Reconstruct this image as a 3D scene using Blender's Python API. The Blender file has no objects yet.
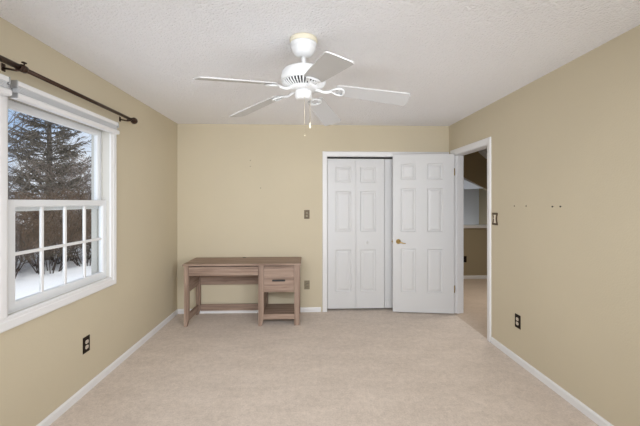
import bpy, bmesh, math, random
from mathutils import Vector, Matrix
R = math.radians
SC = bpy.context.scene
COL = SC.collection

# ------------------------------------------------------------------ camera
cam_data = bpy.data.cameras.new('camera')
cam = bpy.data.objects.new('camera', cam_data)
COL.objects.link(cam)
cam.location = (0, 0, 1.4366)
cam.rotation_euler = (R(90), 0, R(-2.252))
cam_data.sensor_fit = 'HORIZONTAL'
cam_data.sensor_width = 36.0
cam_data.lens = 332.0 / 640 * 36
cam_data.shift_y = -(213 - 201.76) / 640
cam_data.clip_start = 0.02
SC.camera = cam

# ------------------------------------------------------------------ view
SC.view_settings.view_transform = 'Standard'
SC.view_settings.look = 'None'
SC.view_settings.gamma = 1
SC.view_settings.exposure = 0.0
SC.view_settings.use_curve_mapping = False

# ------------------------------------------------------------------ sky
world = bpy.data.worlds.new('sky')
SC.world = world
world.use_nodes = True
nt = world.node_tree
nt.nodes.clear()
wo = nt.nodes.new('ShaderNodeOutputWorld')
bg = nt.nodes.new('ShaderNodeBackground')
tc = nt.nodes.new('ShaderNodeTexCoord')
nz = nt.nodes.new('ShaderNodeTexNoise')
nz.inputs['Scale'].default_value = 2.4
nz.inputs['Detail'].default_value = 5
rp = nt.nodes.new('ShaderNodeValToRGB')
rp.color_ramp.elements[0].position = 0.40
rp.color_ramp.elements[0].color = (0.40, 0.60, 0.92, 1)
rp.color_ramp.elements[1].position = 0.54
rp.color_ramp.elements[1].color = (0.88, 0.92, 1.0, 1)
nt.links.new(tc.outputs['Generated'], nz.inputs['Vector'])
nt.links.new(nz.outputs['Fac'], rp.inputs['Fac'])
nt.links.new(rp.outputs['Color'], bg.inputs['Color'])
bg.inputs['Strength'].default_value = 1.0
nt.links.new(bg.outputs['Background'], wo.inputs['Surface'])

# ------------------------------------------------------------------ sun and lights
def light(name, kind, loc, rot, energy, color=(1, 1, 1), size=None, size_y=None):
    d = bpy.data.lights.new(name, kind)
    d.energy = energy
    d.color = color
    if kind == 'AREA':
        d.shape = 'RECTANGLE'
        d.size = size
        d.size_y = size_y
    o = bpy.data.objects.new(name, d)
    o.location = loc
    o.rotation_euler = rot
    COL.objects.link(o)
    return o

sun = light('sun', 'SUN', (6, -4, 9), (R(38), 0, R(60)), 2.6, (1.0, 0.95, 0.87))
sun.data.angle = R(6)
# unseen fill lamps behind the camera, added to even out the room brightness
FILL_TINT = (0.95, 1.0, 1.07)  # tint shared by the added fill lamps
def soft(name, loc, rot, energy, sx, sy, spread):
    o = light(name, 'AREA', loc, rot, energy, FILL_TINT, sx, sy)
    o.data.spread = R(spread)
    return o
soft('rear_fill', (0.11, -0.3, 1.3), (R(90), 0, 0), 26.5, 3.3, 2.1, 180)  # broad added fill; the rear wall has no window
soft('ceiling_fill', (0.11, -0.25, 0.7), (R(112), 0, 0), 8.3, 3.2, 0.9, 55)  # added lamp lifting the far ceiling
soft('floor_fill', (0.11, -0.2, 2.0), (R(62), 0, 0), 21, 3.0, 0.6, 100)  # added lamp aimed down at the carpet
soft('far_floor_fill', (0.11, -0.2, 2.2), (R(66), 0, 0), 1.5, 3.0, 0.4, 40)  # weak added lamp for the far carpet
soft('side_fill_right', (1.7, -0.2, 1.3), (R(90), 0, R(44)), 12.5, 0.8, 1.8, 60)  # added lamp brightening the left wall
soft('side_fill_left', (-1.4, -0.2, 1.3), (R(90), 0, R(-44)), 5, 0.8, 1.8, 60)  # added lamp brightening the right wall
# unseen lamp added to brighten the dark hall
light('hall_fill', 'AREA', (2.75, 4.6, 2.38), (0, 0, 0), 13.0, (1.0, 0.96, 0.90), 0.5, 0.5).data.spread = R(115)
# daylight rising from the stairwell
light('stairwell_light', 'AREA', (2.95, 6.62, 0.25), (R(180), 0, 0), 7.0, (0.88, 0.94, 1.0), 1.2, 0.6)

# ------------------------------------------------------------------ material helpers
def new_mat(name):
    m = bpy.data.materials.new(name)
    m.use_nodes = True
    return m, m.node_tree, m.node_tree.nodes['Principled BSDF']

def plain(name, col, rough=0.5, metal=0.0, bump=0.0, bscale=60, var=0.0, vscale=6.0, spec=0.5):
    m, t, b = new_mat(name)
    b.inputs['Base Color'].default_value = (*col, 1)
    b.inputs['Roughness'].default_value = rough
    b.inputs['Metallic'].default_value = metal
    b.inputs['Specular IOR Level'].default_value = spec
    co = t.nodes.new('ShaderNodeTexCoord')
    if bump:
        n = t.nodes.new('ShaderNodeTexNoise')
        n.inputs['Scale'].default_value = bscale
        n.inputs['Detail'].default_value = 3
        t.links.new(co.outputs['Object'], n.inputs['Vector'])
        bp = t.nodes.new('ShaderNodeBump')
        bp.inputs['Strength'].default_value = bump
        bp.inputs['Distance'].default_value = 0.01
        t.links.new(n.outputs['Fac'], bp.inputs['Height'])
        t.links.new(bp.outputs['Normal'], b.inputs['Normal'])
    if var:
        n = t.nodes.new('ShaderNodeTexNoise')
        n.inputs['Scale'].default_value = vscale
        n.inputs['Detail'].default_value = 4
        t.links.new(co.outputs['Object'], n.inputs['Vector'])
        r = t.nodes.new('ShaderNodeValToRGB')
        r.color_ramp.elements[0].position = 0.3
        r.color_ramp.elements[1].position = 0.7
        r.color_ramp.elements[0].color = (*[c * (1 - var) for c in col], 1)
        r.color_ramp.elements[1].color = (*[min(1, c * (1 + var)) for c in col], 1)
        t.links.new(n.outputs['Fac'], r.inputs['Fac'])
        t.links.new(r.outputs['Color'], b.inputs['Base Color'])
    return m

M = {}
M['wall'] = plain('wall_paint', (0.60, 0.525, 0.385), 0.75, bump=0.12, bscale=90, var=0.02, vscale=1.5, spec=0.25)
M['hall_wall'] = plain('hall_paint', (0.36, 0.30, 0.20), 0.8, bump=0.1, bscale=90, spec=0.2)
M['stair_wall'] = plain('stairwell_paint', (0.66, 0.68, 0.72), 0.8, bump=0.05, bscale=90, spec=0.2)
M['white'] = plain('white_trim_paint', (0.80, 0.79, 0.785), 0.38, bump=0.02, bscale=40)
M['door'] = plain('white_door_paint', (0.68, 0.675, 0.67), 0.42, bump=0.03, bscale=150)
M['vinyl'] = plain('white_window_vinyl', (0.78, 0.79, 0.80), 0.4, bump=0.01)
M['jamb'] = plain('window_jamb_liner', (0.60, 0.58, 0.53), 0.5, bump=0.01)
M['fan'] = plain('white_fan_enamel', (0.76, 0.76, 0.755), 0.3, bump=0.01)
M['blade'] = plain('white_fan_blade', (0.54, 0.53, 0.52), 0.45, bump=0.02, bscale=30)
M['cream'] = plain('cream_paint', (0.74, 0.68, 0.53), 0.6, bump=0.02)
M['dark'] = plain('dark_recess', (0.03, 0.03, 0.03), 0.7, bump=0.01)
M['bronze'] = plain('oil_rubbed_bronze', (0.055, 0.030, 0.020), 0.38, 0.6, bump=0.05, bscale=50, var=0.2, vscale=40)
M['brown_plate'] = plain('brown_plate', (0.014, 0.008, 0.004), 0.5, 0.0, bump=0.01, spec=0.15)
M['brass_plate'] = plain('aged_brass_plate', (0.10, 0.068, 0.034), 0.45, 0.3, bump=0.05, var=0.25, vscale=60)
M['bronze_plate'] = plain('bronze_plate', (0.085, 0.052, 0.024), 0.5, 0.0, bump=0.05, var=0.3, vscale=60, spec=0.25)
M['pewter_plate'] = plain('pewter_plate', (0.26, 0.22, 0.15), 0.45, 0.4, bump=0.04, var=0.2, vscale=60)
M['beige_plastic'] = plain('beige_plastic', (0.62, 0.54, 0.44), 0.4, bump=0.01)
M['cream_plastic'] = plain('cream_plastic', (0.80, 0.72, 0.58), 0.4, bump=0.01)
M['brass'] = plain('brass', (0.60, 0.42, 0.16), 0.28, 0.95, bump=0.01)
M['hinge'] = plain('dull_brass_hinge', (0.34, 0.24, 0.11), 0.4, 0.8, bump=0.02)
M['chain'] = plain('chain_brass', (0.55, 0.48, 0.36), 0.35, 0.8, bump=0.01)
M['rail_grey'] = plain('shade_fabric', (0.66, 0.67, 0.68), 0.8, bump=0.05, bscale=120)
M['bracket_grey'] = plain('bracket_steel', (0.50, 0.50, 0.50), 0.35, 0.7, bump=0.02)
M['nail'] = plain('dark_nail', (0.06, 0.05, 0.04), 0.5, 0.5, bump=0.01)
M['spackle'] = plain('nail_hole_plug', (0.16, 0.13, 0.09), 0.8, bump=0.02)

# popcorn ceiling
m, t, b = new_mat('popcorn_ceiling')
b.inputs['Base Color'].default_value = (0.89, 0.88, 0.89, 1)
b.inputs['Roughness'].default_value = 0.9
b.inputs['Specular IOR Level'].default_value = 0.1
co = t.nodes.new('ShaderNodeTexCoord')
n1 = t.nodes.new('ShaderNodeTexNoise')
n1.inputs['Scale'].default_value = 55
n1.inputs['Detail'].default_value = 4
n1.inputs['Roughness'].default_value = 0.65
v1 = t.nodes.new('ShaderNodeTexVoronoi')
v1.inputs['Scale'].default_value = 70
mx = t.nodes.new('ShaderNodeMath')
mx.operation = 'SUBTRACT'
bp = t.nodes.new('ShaderNodeBump')
bp.inputs['Strength'].default_value = 0.55
bp.inputs['Distance'].default_value = 0.012
for n in (n1, v1):
    t.links.new(co.outputs['Object'], n.inputs['Vector'])
t.links.new(n1.outputs['Fac'], mx.inputs[0])
t.links.new(v1.outputs['Distance'], mx.inputs[1])
t.links.new(mx.outputs[0], bp.inputs['Height'])
t.links.new(bp.outputs['Normal'], b.inputs['Normal'])
M['ceiling'] = m

# carpet
def carpet_mat(name, c0, c1):
    m, t, b = new_mat(name)
    b.inputs['Roughness'].default_value = 0.95
    b.inputs['Specular IOR Level'].default_value = 0.05
    b.inputs['Sheen Weight'].default_value = 0.15
    co = t.nodes.new('ShaderNodeTexCoord')
    fine = t.nodes.new('ShaderNodeTexNoise')
    fine.inputs['Scale'].default_value = 85
    fine.inputs['Detail'].default_value = 4
    fine.inputs['Roughness'].default_value = 0.7
    mp = t.nodes.new('ShaderNodeMapping')
    mp.inputs['Scale'].default_value = (1.0, 2.2, 1)
    mp.inputs['Rotation'].default_value = (0, 0, 0.35)
    big = t.nodes.new('ShaderNodeTexNoise')
    big.inputs['Scale'].default_value = 2.6
    big.inputs['Detail'].default_value = 6
    big.inputs['Roughness'].default_value = 0.65
    t.links.new(co.outputs['Object'], fine.inputs['Vector'])
    t.links.new(co.outputs['Object'], mp.inputs['Vector'])
    t.links.new(mp.outputs['Vector'], big.inputs['Vector'])
    mid = t.nodes.new('ShaderNodeTexNoise')
    mid.inputs['Scale'].default_value = 22
    mid.inputs['Detail'].default_value = 5
    mid.inputs['Roughness'].default_value = 0.75
    t.links.new(co.outputs['Object'], mid.inputs['Vector'])
    a0 = t.nodes.new('ShaderNodeMix')
    a0.data_type = 'FLOAT'
    a0.inputs[0].default_value = 0.6
    t.links.new(big.outputs['Fac'], a0.inputs[2])
    t.links.new(mid.outputs['Fac'], a0.inputs[3])
    ad = t.nodes.new('ShaderNodeMix')
    ad.data_type = 'FLOAT'
    ad.inputs[0].default_value = 0.4
    t.links.new(a0.outputs[0], ad.inputs[2])
    t.links.new(fine.outputs['Fac'], ad.inputs[3])
    r = t.nodes.new('ShaderNodeValToRGB')
    r.color_ramp.elements[0].position = 0.40
    r.color_ramp.elements[1].position = 0.59
    r.color_ramp.elements[0].color = (*c0, 1)
    r.color_ramp.elements[1].color = (*c1, 1)
    t.links.new(ad.outputs[0], r.inputs['Fac'])
    t.links.new(r.outputs['Color'], b.inputs['Base Color'])
    bp = t.nodes.new('ShaderNodeBump')
    bp.inputs['Strength'].default_value = 0.5
    bp.inputs['Distance'].default_value = 0.008
    t.links.new(fine.outputs['Fac'], bp.inputs['Height'])
    t.links.new(bp.outputs['Normal'], b.inputs['Normal'])
    return m
M['carpet'] = carpet_mat('beige_carpet', (0.525, 0.438, 0.365), (0.715, 0.61, 0.52))
M['hall_carpet'] = carpet_mat('hall_carpet_pile', (0.44, 0.345, 0.265), (0.54, 0.43, 0.335))

# washed oak for the desk, grain along one axis
def wood(name, axis):
    m, t, b = new_mat(name)
    b.inputs['Roughness'].default_value = 0.55
    b.inputs['Specular IOR Level'].default_value = 0.3
    co = t.nodes.new('ShaderNodeTexCoord')
    mp = t.nodes.new('ShaderNodeMapping')
    sc = [34, 34, 34]
    sc[axis] = 1.8
    mp.inputs['Scale'].default_value = sc
    n = t.nodes.new('ShaderNodeTexNoise')
    n.inputs['Scale'].default_value = 1.0
    n.inputs['Detail'].default_value = 6
    n.inputs['Roughness'].default_value = 0.6
    n.inputs['Distortion'].default_value = 0.6
    t.links.new(co.outputs['Object'], mp.inputs['Vector'])
    t.links.new(mp.outputs['Vector'], n.inputs['Vector'])
    r = t.nodes.new('ShaderNodeValToRGB')
    r.color_ramp.elements[0].position = 0.28
    r.color_ramp.elements[0].color = (0.185, 0.120, 0.088, 1)
    r.color_ramp.elements[1].position = 0.66
    r.color_ramp.elements[1].color = (0.41, 0.295, 0.228, 1)
    t.links.new(n.outputs['Fac'], r.inputs['Fac'])
    t.links.new(r.outputs['Color'], b.inputs['Base Color'])
    bp = t.nodes.new('ShaderNodeBump')
    bp.inputs['Strength'].default_value = 0.15
    bp.inputs['Distance'].default_value = 0.003
    t.links.new(n.outputs['Fac'], bp.inputs['Height'])
    t.links.new(bp.outputs['Normal'], b.inputs['Normal'])
    return m
WX, WY, WZ = wood('washed_oak_lengthwise', 0), wood('washed_oak_crosswise', 1), wood('washed_oak_upright', 2)

# clear window glass: mostly clear with a faint mirror sheen
m = bpy.data.materials.new('window_glass')
m.use_nodes = True
t = m.node_tree
t.nodes.clear()
out = t.nodes.new('ShaderNodeOutputMaterial')
tr = t.nodes.new('ShaderNodeBsdfTransparent')
tr.inputs['Color'].default_value = (0.97, 0.98, 0.98, 1)
gl = t.nodes.new('ShaderNodeBsdfGlossy')
gl.inputs['Roughness'].default_value = 0.02
mixs = t.nodes.new('ShaderNodeMixShader')
mixs.inputs['Fac'].default_value = 0.04
t.links.new(tr.outputs[0], mixs.inputs[1])
t.links.new(gl.outputs[0], mixs.inputs[2])
t.links.new(mixs.outputs[0], out.inputs['Surface'])
M['glass'] = m

# outdoors
M['snow'] = plain('snow', (0.88, 0.89, 0.92), 0.8, bump=0.4, bscale=3, spec=0.2)
M['bark'] = plain('dark_bark', (0.050, 0.040, 0.036), 0.9, bump=0.3, bscale=20, var=0.3, vscale=8)
M['grey_bark'] = plain('grey_bark', (0.13, 0.115, 0.105), 0.9, bump=0.3, bscale=20, var=0.3, vscale=8)
M['twig'] = plain('brown_twigs', (0.125, 0.078, 0.052), 0.9, bump=0.1, var=0.85, vscale=2.2)
M['twig_grey'] = plain('taupe_twigs', (0.24, 0.195, 0.172), 0.9, bump=0.1, var=0.5, vscale=1.6)
M['twig_dark'] = plain('dark_twigs', (0.085, 0.075, 0.07), 0.9, bump=0.1, var=0.3, vscale=3)
M['needles'] = plain('grey_green_needles', (0.135, 0.118, 0.102), 0.85, bump=0.1, var=0.35, vscale=2)

# ------------------------------------------------------------------ mesh helpers
class MB:
    """collects shapes, given in world coordinates, into one mesh"""
    def __init__(self):
        self.bm = bmesh.new()
    def face(self, pts):
        try:
            return self.bm.faces.new([self.bm.verts.new(p) for p in pts])
        except ValueError:
            return None
    def box(self, x0, y0, z0, x1, y1, z1, bevel=0.0):
        tmp = bmesh.new()
        bmesh.ops.create_cube(tmp, size=1)
        c = Vector(((x0 + x1) / 2, (y0 + y1) / 2, (z0 + z1) / 2))
        s = (abs(x1 - x0), abs(y1 - y0), abs(z1 - z0))
        for v in tmp.verts:
            v.co = Vector((v.co.x * s[0], v.co.y * s[1], v.co.z * s[2])) + c
        if bevel:
            bmesh.ops.bevel(tmp, geom=tmp.edges[:], offset=min(bevel, min(s) * 0.45), segments=2, affect='EDGES', profile=0.5)
        self.merge(tmp)
        return self
    def merge(self, tmp, mat=None):
        vm = {}
        for v in tmp.verts:
            vm[v] = self.bm.verts.new(mat @ v.co if mat else v.co)
        for f in tmp.faces:
            try:
                nf = self.bm.faces.new([vm[v] for v in f.verts])
                nf.smooth = f.smooth
            except ValueError:
                pass
        tmp.free()
    def prism(self, poly, d, mat=None):
        """poly: list of 3D points (planar), d: extrusion vector"""
        d = Vector(d)
        a = [self.bm.verts.new(Vector(p)) for p in poly]
        b2 = [self.bm.verts.new(Vector(p) + d) for p in poly]
        n = len(poly)
        self.bm.faces.new(a[::-1])
        self.bm.faces.new(b2)
        for i in range(n):
            j = (i + 1) % n
            self.bm.faces.new([a[i], a[j], b2[j], b2[i]])
        return self
    def tube(self, pts, r, n=8, caps=True, smooth=True):
        pts = [Vector(p) for p in pts]
        rs = r if isinstance(r, (list, tuple)) else [r] * len(pts)
        rings = []
        up0 = None
        for i, p in enumerate(pts):
            d = (pts[min(i + 1, len(pts) - 1)] - pts[max(i - 1, 0)])
            if d.length < 1e-9:
                d = Vector((0, 0, 1))
            d.normalize()
            if up0 is None:
                up0 = Vector((0, 0, 1)) if abs(d.z) < 0.9 else Vector((1, 0, 0))
            u = (up0 - d * up0.dot(d))
            if u.length < 1e-4:
                u = d.orthogonal()
            u.normalize()
            up0 = u
            w = d.cross(u)
            rings.append([self.bm.verts.new(p + (u * math.cos(2 * math.pi * k / n) + w * math.sin(2 * math.pi * k / n)) * rs[i]) for k in range(n)])
        for a, b2 in zip(rings, rings[1:]):
            for k in range(n):
                f = self.bm.faces.new([a[k], a[(k + 1) % n], b2[(k + 1) % n], b2[k]])
                f.smooth = smooth
        if caps and n > 2:
            self.bm.faces.new(rings[0][::-1])
            self.bm.faces.new(rings[-1])
        return self
    def lathe(self, prof, origin, axis=(0, 0, 1), n=32, smooth=True):
        """prof: list of (radius, height along axis)"""
        ax = Vector(axis).normalized()
        u = ax.orthogonal().normalized()
        w = ax.cross(u)
        o = Vector(origin)
        rings = []
        for (r, h) in prof:
            if r < 1e-6:
                rings.append([self.bm.verts.new(o + ax * h)])
            else:
                rings.append([self.bm.verts.new(o + ax * h + (u * math.cos(2 * math.pi * k / n) + w * math.sin(2 * math.pi * k / n)) * r) for k in range(n)])
        for a, b2 in zip(rings, rings[1:]):
            for k in range(n):
                k2 = (k + 1) % n
                if len(a) == 1 and len(b2) == 1:
                    continue
                if len(a) == 1:
                    f = self.bm.faces.new([a[0], b2[k2], b2[k]])
                elif len(b2) == 1:
                    f = self.bm.faces.new([a[k], a[k2], b2[0]])
                else:
                    f = self.bm.faces.new([a[k], a[k2], b2[k2], b2[k]])
                f.smooth = smooth
        if len(rings[0]) > 1:
            self.bm.faces.new(rings[0][::-1])
        if len(rings[-1]) > 1:
            self.bm.faces.new(rings[-1])
        return self
    def frame(self, to3, u0, v0, u1, v1, prof):
        """mitred rectangular frame; prof = closed list of (outward offset, protrusion)"""
        rings = []
        for (o, p) in prof:
            rings.append([self.bm.verts.new(to3(a, c, p)) for (a, c) in
                          ((u0 - o, v0 - o), (u1 + o, v0 - o), (u1 + o, v1 + o), (u0 - o, v1 + o))])
        n = len(rings)
        for i in range(n):
            a, b2 = rings[i], rings[(i + 1) % n]
            for k in range(4):
                self.bm.faces.new([a[k], a[(k + 1) % 4], b2[(k + 1) % 4], b2[k]])
        return self
    def build(self, name, mat, parent=None, recalc=True):
        if recalc:
            bmesh.ops.recalc_face_normals(self.bm, faces=self.bm.faces[:])
        me = bpy.data.meshes.new(name)
        root = parent
        while root is not None and root.parent is not None:
            root = root.parent
        if root is not None:
            self.bm.transform(Matrix.LocRotScale(root.location, root.rotation_euler, None).inverted())
        self.bm.to_mesh(me)
        self.bm.free()
        me.materials.append(mat)
        o = bpy.data.objects.new(name, me)
        COL.objects.link(o)
        o.parent = parent
        return o

def rebase(o, loc):
    """moves the origin of a one-mesh thing to its base"""
    loc = Vector(loc)
    o.data.transform(Matrix.Translation(-loc))
    o.location = loc

def empty(name, loc, rz=0.0):
    o = bpy.data.objects.new(name, None)
    o.empty_display_size = 0.1
    o.location = loc
    o.rotation_euler = (0, 0, rz)
    COL.objects.link(o)
    return o

def tag(o, label, cat, group=None):
    o['label'] = label
    o['category'] = cat
    if group:
        o['group'] = group
    return o

def struct(o, label=None):
    o['kind'] = 'structure'
    if label:
        o['label'] = label
    return o

def wall_grid(us, vs, holes, to3, d0, d1):
    """slab with rectangular openings. to3(u, v, d); holes = [(u0, v0, u1, v1)]"""
    us = sorted(set([*us, *[h[0] for h in holes], *[h[2] for h in holes]]))
    vs = sorted(set([*vs, *[h[1] for h in holes], *[h[3] for h in holes]]))
    us = [u for u in us]
    mb = MB()
    def solid(i, j):
        if i < 0 or j < 0 or i >= len(us) - 1 or j >= len(vs) - 1:
            return False
        cu, cv = (us[i] + us[i + 1]) / 2, (vs[j] + vs[j + 1]) / 2
        return not any(h[0] < cu < h[2] and h[1] < cv < h[3] for h in holes)
    for i in range(len(us) - 1):
        for j in range(len(vs) - 1):
            if not solid(i, j):
                continue
            a, b2, c, d = us[i], us[i + 1], vs[j], vs[j + 1]
            for dd in (d0, d1):
                mb.face([to3(a, c, dd), to3(b2, c, dd), to3(b2, d, dd), to3(a, d, dd)])
            if not solid(i - 1, j):
                mb.face([to3(a, c, d0), to3(a, d, d0), to3(a, d, d1), to3(a, c, d1)])
            if not solid(i + 1, j):
                mb.face([to3(b2, c, d0), to3(b2, d, d0), to3(b2, d, d1), to3(b2, c, d1)])
            if not solid(i, j - 1):
                mb.face([to3(a, c, d0), to3(b2, c, d0), to3(b2, c, d1), to3(a, c, d1)])
            if not solid(i, j + 1):
                mb.face([to3(a, d, d0), to3(b2, d, d0), to3(b2, d, d1), to3(a, d, d1)])
    bmesh.ops.remove_doubles(mb.bm, verts=mb.bm.verts[:], dist=1e-5)
    return mb

# ------------------------------------------------------------------ room shell
XL, XR, YB, YF, H = -1.664, 1.885, 4.336, -0.36, 2.44
WT = 0.12
struct(MB().box(XL - 0.15, YF - 0.15, -0.12, XR + 0.002, 5.05, 0).build('floor', M['carpet']), 'beige cut pile carpet floor')
struct(MB().box(XL - 0.15, YF - 0.15, H, XR + WT, 5.05, H + 0.12).build('ceiling', M['ceiling']), 'white popcorn textured ceiling')

# left wall with the twin window opening
WZ0, WZ1 = 0.80, 2.04
U1 = (1.917, 2.87)     # right-hand window, seen in the photo
U2 = (0.87, 1.823)     # its twin, mostly out of the frame
struct(wall_grid([YF, YB], [0, H], [(U2[0] - 0.028, WZ0 - 0.028, U1[1] + 0.028, WZ1 + 0.028)], lambda u, v, d: (XL - d, u, v), 0, 0.15)
       .build('wall_left', M['wall']))
# back wall with the closet opening
CX0, CX1, CZ = 0.250, 1.838, 2.035
struct(wall_grid([XL, XR], [0, H], [(CX0, 0, CX1, CZ)], lambda u, v, d: (u, YB + d, v), 0, WT).build('wall_back', M['wall']))
# right wall with the doorway
DY0, DY1, DZ = 3.375, 4.218, 2.045
struct(wall_grid([YF, 5.05], [0, H], [(DY0, 0, DY1, DZ)], lambda u, v, d: (XR + d, u, v), 0, WT).build('wall_right', M['wall']))
struct(MB().box(XL, YF - 0.15, 0, XR, YF, H).build('wall_front', M['wall']))
# closet interior
mb = MB()
mb.box(XL, 5.0, 0, XR, 5.05, H)
mb.box(CX0 - 0.25, YB + WT, 0, CX0 - 0.20, 5.0, H)
struct(mb.build('wall_closet', M['wall']))

# baseboards
BH = 0.06
def base_run(name, pts, mat='white'):
    """pts: polyline of the wall foot with the room on its left side"""
    prof = [(0, 0), (0.013, 0), (0.013, BH - 0.014), (0.009, BH - 0.004), (0.004, BH), (0, BH)]
    mb = MB()
    for (a, b2) in pts:
        a, b2 = Vector((*a, 0)), Vector((*b2, 0))
        d = (b2 - a).normalized()
        nrm = Vector((-d.y, d.x, 0))
        mb.prism([a + nrm * o + Vector((0, 0, z)) for o, z in prof], b2 - a)
    return struct(mb.build(name, M[mat]))
base_run('baseboard_left', [((XL, YB), (XL, YF))])
base_run('baseboard_back', [((CX0 - 0.068, YB), (XL + 0.013, YB))])
base_run('baseboard_right', [((XR, YF), (XR, DY0 - 0.062))])
base_run('baseboard_front', [((XL, YF), (XR, YF))])

# ------------------------------------------------------------------ hall beyond the doorway
HX0, HX1, HY0, HY1 = XR + WT, 3.75, 2.2, 6.08
struct(MB().box(XR + 0.002, HY0, -0.12, HX1, 7.2, 0).build('floor_hall', M['hall_carpet']))
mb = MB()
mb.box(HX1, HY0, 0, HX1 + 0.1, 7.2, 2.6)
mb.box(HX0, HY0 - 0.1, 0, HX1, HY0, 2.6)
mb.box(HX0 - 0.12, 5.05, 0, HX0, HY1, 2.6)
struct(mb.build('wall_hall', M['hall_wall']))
# half wall at the stairwell
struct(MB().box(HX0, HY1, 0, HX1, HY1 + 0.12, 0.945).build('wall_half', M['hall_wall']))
struct(MB().box(HX0, HY1 - 0.03, 0.945, HX1, HY1 + 0.15, 1.0, 0.006).build('trim_1', M['white']), 'white cap on the hall half wall')
base_run('baseboard_hall', [((HX1, HY1), (HX0, HY1))])
# tan gable over the stairwell, its lower edge slanting down to the right
def hz(px_y, Y):
    return 1.4366 + (201.76 - px_y) * Y / 332
mb = MB()
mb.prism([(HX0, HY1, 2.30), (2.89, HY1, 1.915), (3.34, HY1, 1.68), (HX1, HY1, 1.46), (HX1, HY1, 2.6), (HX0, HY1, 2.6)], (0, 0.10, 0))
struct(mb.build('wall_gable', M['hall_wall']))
# white stair soffit sloping away under the gable
mb = MB()
mb.prism([(HX0, HY1 + 0.02, 2.28), (2.89, HY1 + 0.02, 1.905), (3.30, HY1 + 0.02, 1.69),
          (3.34, HY1 + 0.85, 1.70), (3.05, HY1 + 0.85, 1.80), (HX0, HY1 + 0.85, 2.16)], (0, 0, 0.05))
struct(mb.build('ceiling_stair', M['stair_wall']))
mb = MB()
mb.box(HX0 - 0.1, 7.1, 0, HX1, 7.2, 2.6)
mb.box(HX0 - 0.12, HY1 + 0.12, 0, HX0, 7.1, 2.6)
struct(mb.build('wall_stairwell', M['stair_wall']))
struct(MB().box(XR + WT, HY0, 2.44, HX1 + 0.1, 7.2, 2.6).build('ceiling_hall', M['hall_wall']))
mb = MB()
mb.prism([(3.20, 5.9, 2.36), (3.20, 5.9, 2.40), (HX1, 5.9, 2.41), (HX1, 5.9, 2.19), (3.34, 5.9, 2.24)], (0, 0.18, 0))  # invented block standing in for a bright patch up by the ceiling
struct(mb.build('bright_patch_block', M['stair_wall']), 'pale block added for the bright patch under the hall ceiling')

# ------------------------------------------------------------------ windows
CAS = [(0, 0), (0, 0.010), (0.006, 0.014), (0.022, 0.014), (0.026, 0.018), (0.058, 0.021), (0.066, 0.019), (0.070, 0.012), (0.070, 0)]
def window(name, u0, u1, casing):
    root = struct(empty(name, (XL, (u0 + u1) / 2, WZ0)))
    T = lambda u, v, p: (XL + p, u, v)
    # jamb liner box
    mb = MB()
    mb.frame(T, u0, WZ0, u1, WZ1, [(0.0, -0.001), (0.0278, -0.001), (0.0278, -0.15), (0.0, -0.15)])
    for d in (0.058, 0.100):
        mb.frame(T, u0, WZ0, u1, WZ1, [(-0.008, -d), (0.0, -d), (0.0, -d - 0.006), (-0.008, -d - 0.006)])
    mb.build('jamb', M['jamb'], root)
    mid = 1.412
    SP = lambda w, d0, d1: [(0, -d1), (0, -d0 - 0.006), (0.008, -d0), (w, -d0), (w, -d1)]
    # lower sash (room side) with a 4 x 2 grille
    g0, g1 = (u0 + 0.083, u1 - 0.05) if u0 > 1 else (u0 + 0.05, u1 - 0.083)
    gz0, gz1 = 0.856, 1.403
    lo = MB()
    lo.frame(T, g0, gz0, g1, gz1, SP(0.046, 0.026, 0.056))
    lo.box(XL - 0.056, u0 + 0.002, WZ0 - 0.003, XL - 0.026, u1 - 0.002, gz0 - 0.044)
    lo.box(XL - 0.056, u0 + 0.002, gz0 - 0.044, XL - 0.0262, g0 - 0.042, gz1 + 0.046)
    lo.box(XL - 0.056, g1 + 0.042, gz0 - 0.044, XL - 0.0262, u1 - 0.002, gz1 + 0.046)
    ls = lo.build('lower_sash', M['vinyl'], root)
    mu = MB()
    w = (g1 - g0) / 4
    for k in (1, 2, 3):
        mu.box(XL - 0.050, g0 + k * w - 0.010, gz0, XL - 0.034, g0 + k * w + 0.010, gz1, 0.003)
    zc = 1.131
    mu.box(XL - 0.0495, g0, zc - 0.010, XL - 0.0345, g1, zc + 0.010, 0.003)
    mu.build('muntin_grille', M['white'], ls)
    MB().box(XL - 0.0435, g0 - 0.004, gz0 - 0.004, XL - 0.0405, g1 + 0.004, gz1 + 0.004).build('pane', M['glass'], ls)
    # upper sash (outer track)
    up = MB()
    up.frame(T, g0, 1.425, g1, 1.985, SP(0.046, 0.068, 0.098))
    up.box(XL - 0.098, u0 + 0.002, 1.385, XL - 0.0682, g0 - 0.042, 2.031)
    up.box(XL - 0.098, g1 + 0.042, 1.385, XL - 0.0682, u1 - 0.002, 2.031)
    us_ = up.build('upper_sash', M['vinyl'], root)
    MB().box(XL - 0.0855, g0 - 0.004, 1.421, XL - 0.0825, g1 + 0.004, 1.989).build('pane', M['glass'], us_)
    return root
w1 = window('window_1', *U1, True)
w2 = window('window_2', *U2, False)
# shared picture frame casing and the mullion cover
mb = MB()
mb.frame(lambda u, v, p: (XL + p, u, v), U2[0] + 0.003, WZ0 + 0.002, U1[1] - 0.003, WZ1 - 0.003, [(o * 1.08, p) for o, p in CAS])
cs = struct(mb.build('trim_3', M['white']), 'white moulded casing around the twin window')
mb = MB()
mb.box(XL - 0.15, U2[1] + 0.028, WZ0 - 0.02, XL, U1[0] - 0.028, WZ1 + 0.02)
mb.box(XL - 0.004, 1.838, WZ0, XL + 0.013, 1.902, WZ1, 0.004)
mb.box(XL + 0.012, 1.850, WZ0, XL + 0.017, 1.890, WZ1, 0.002)
mb.build('mullion', M['white'], cs)
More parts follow.
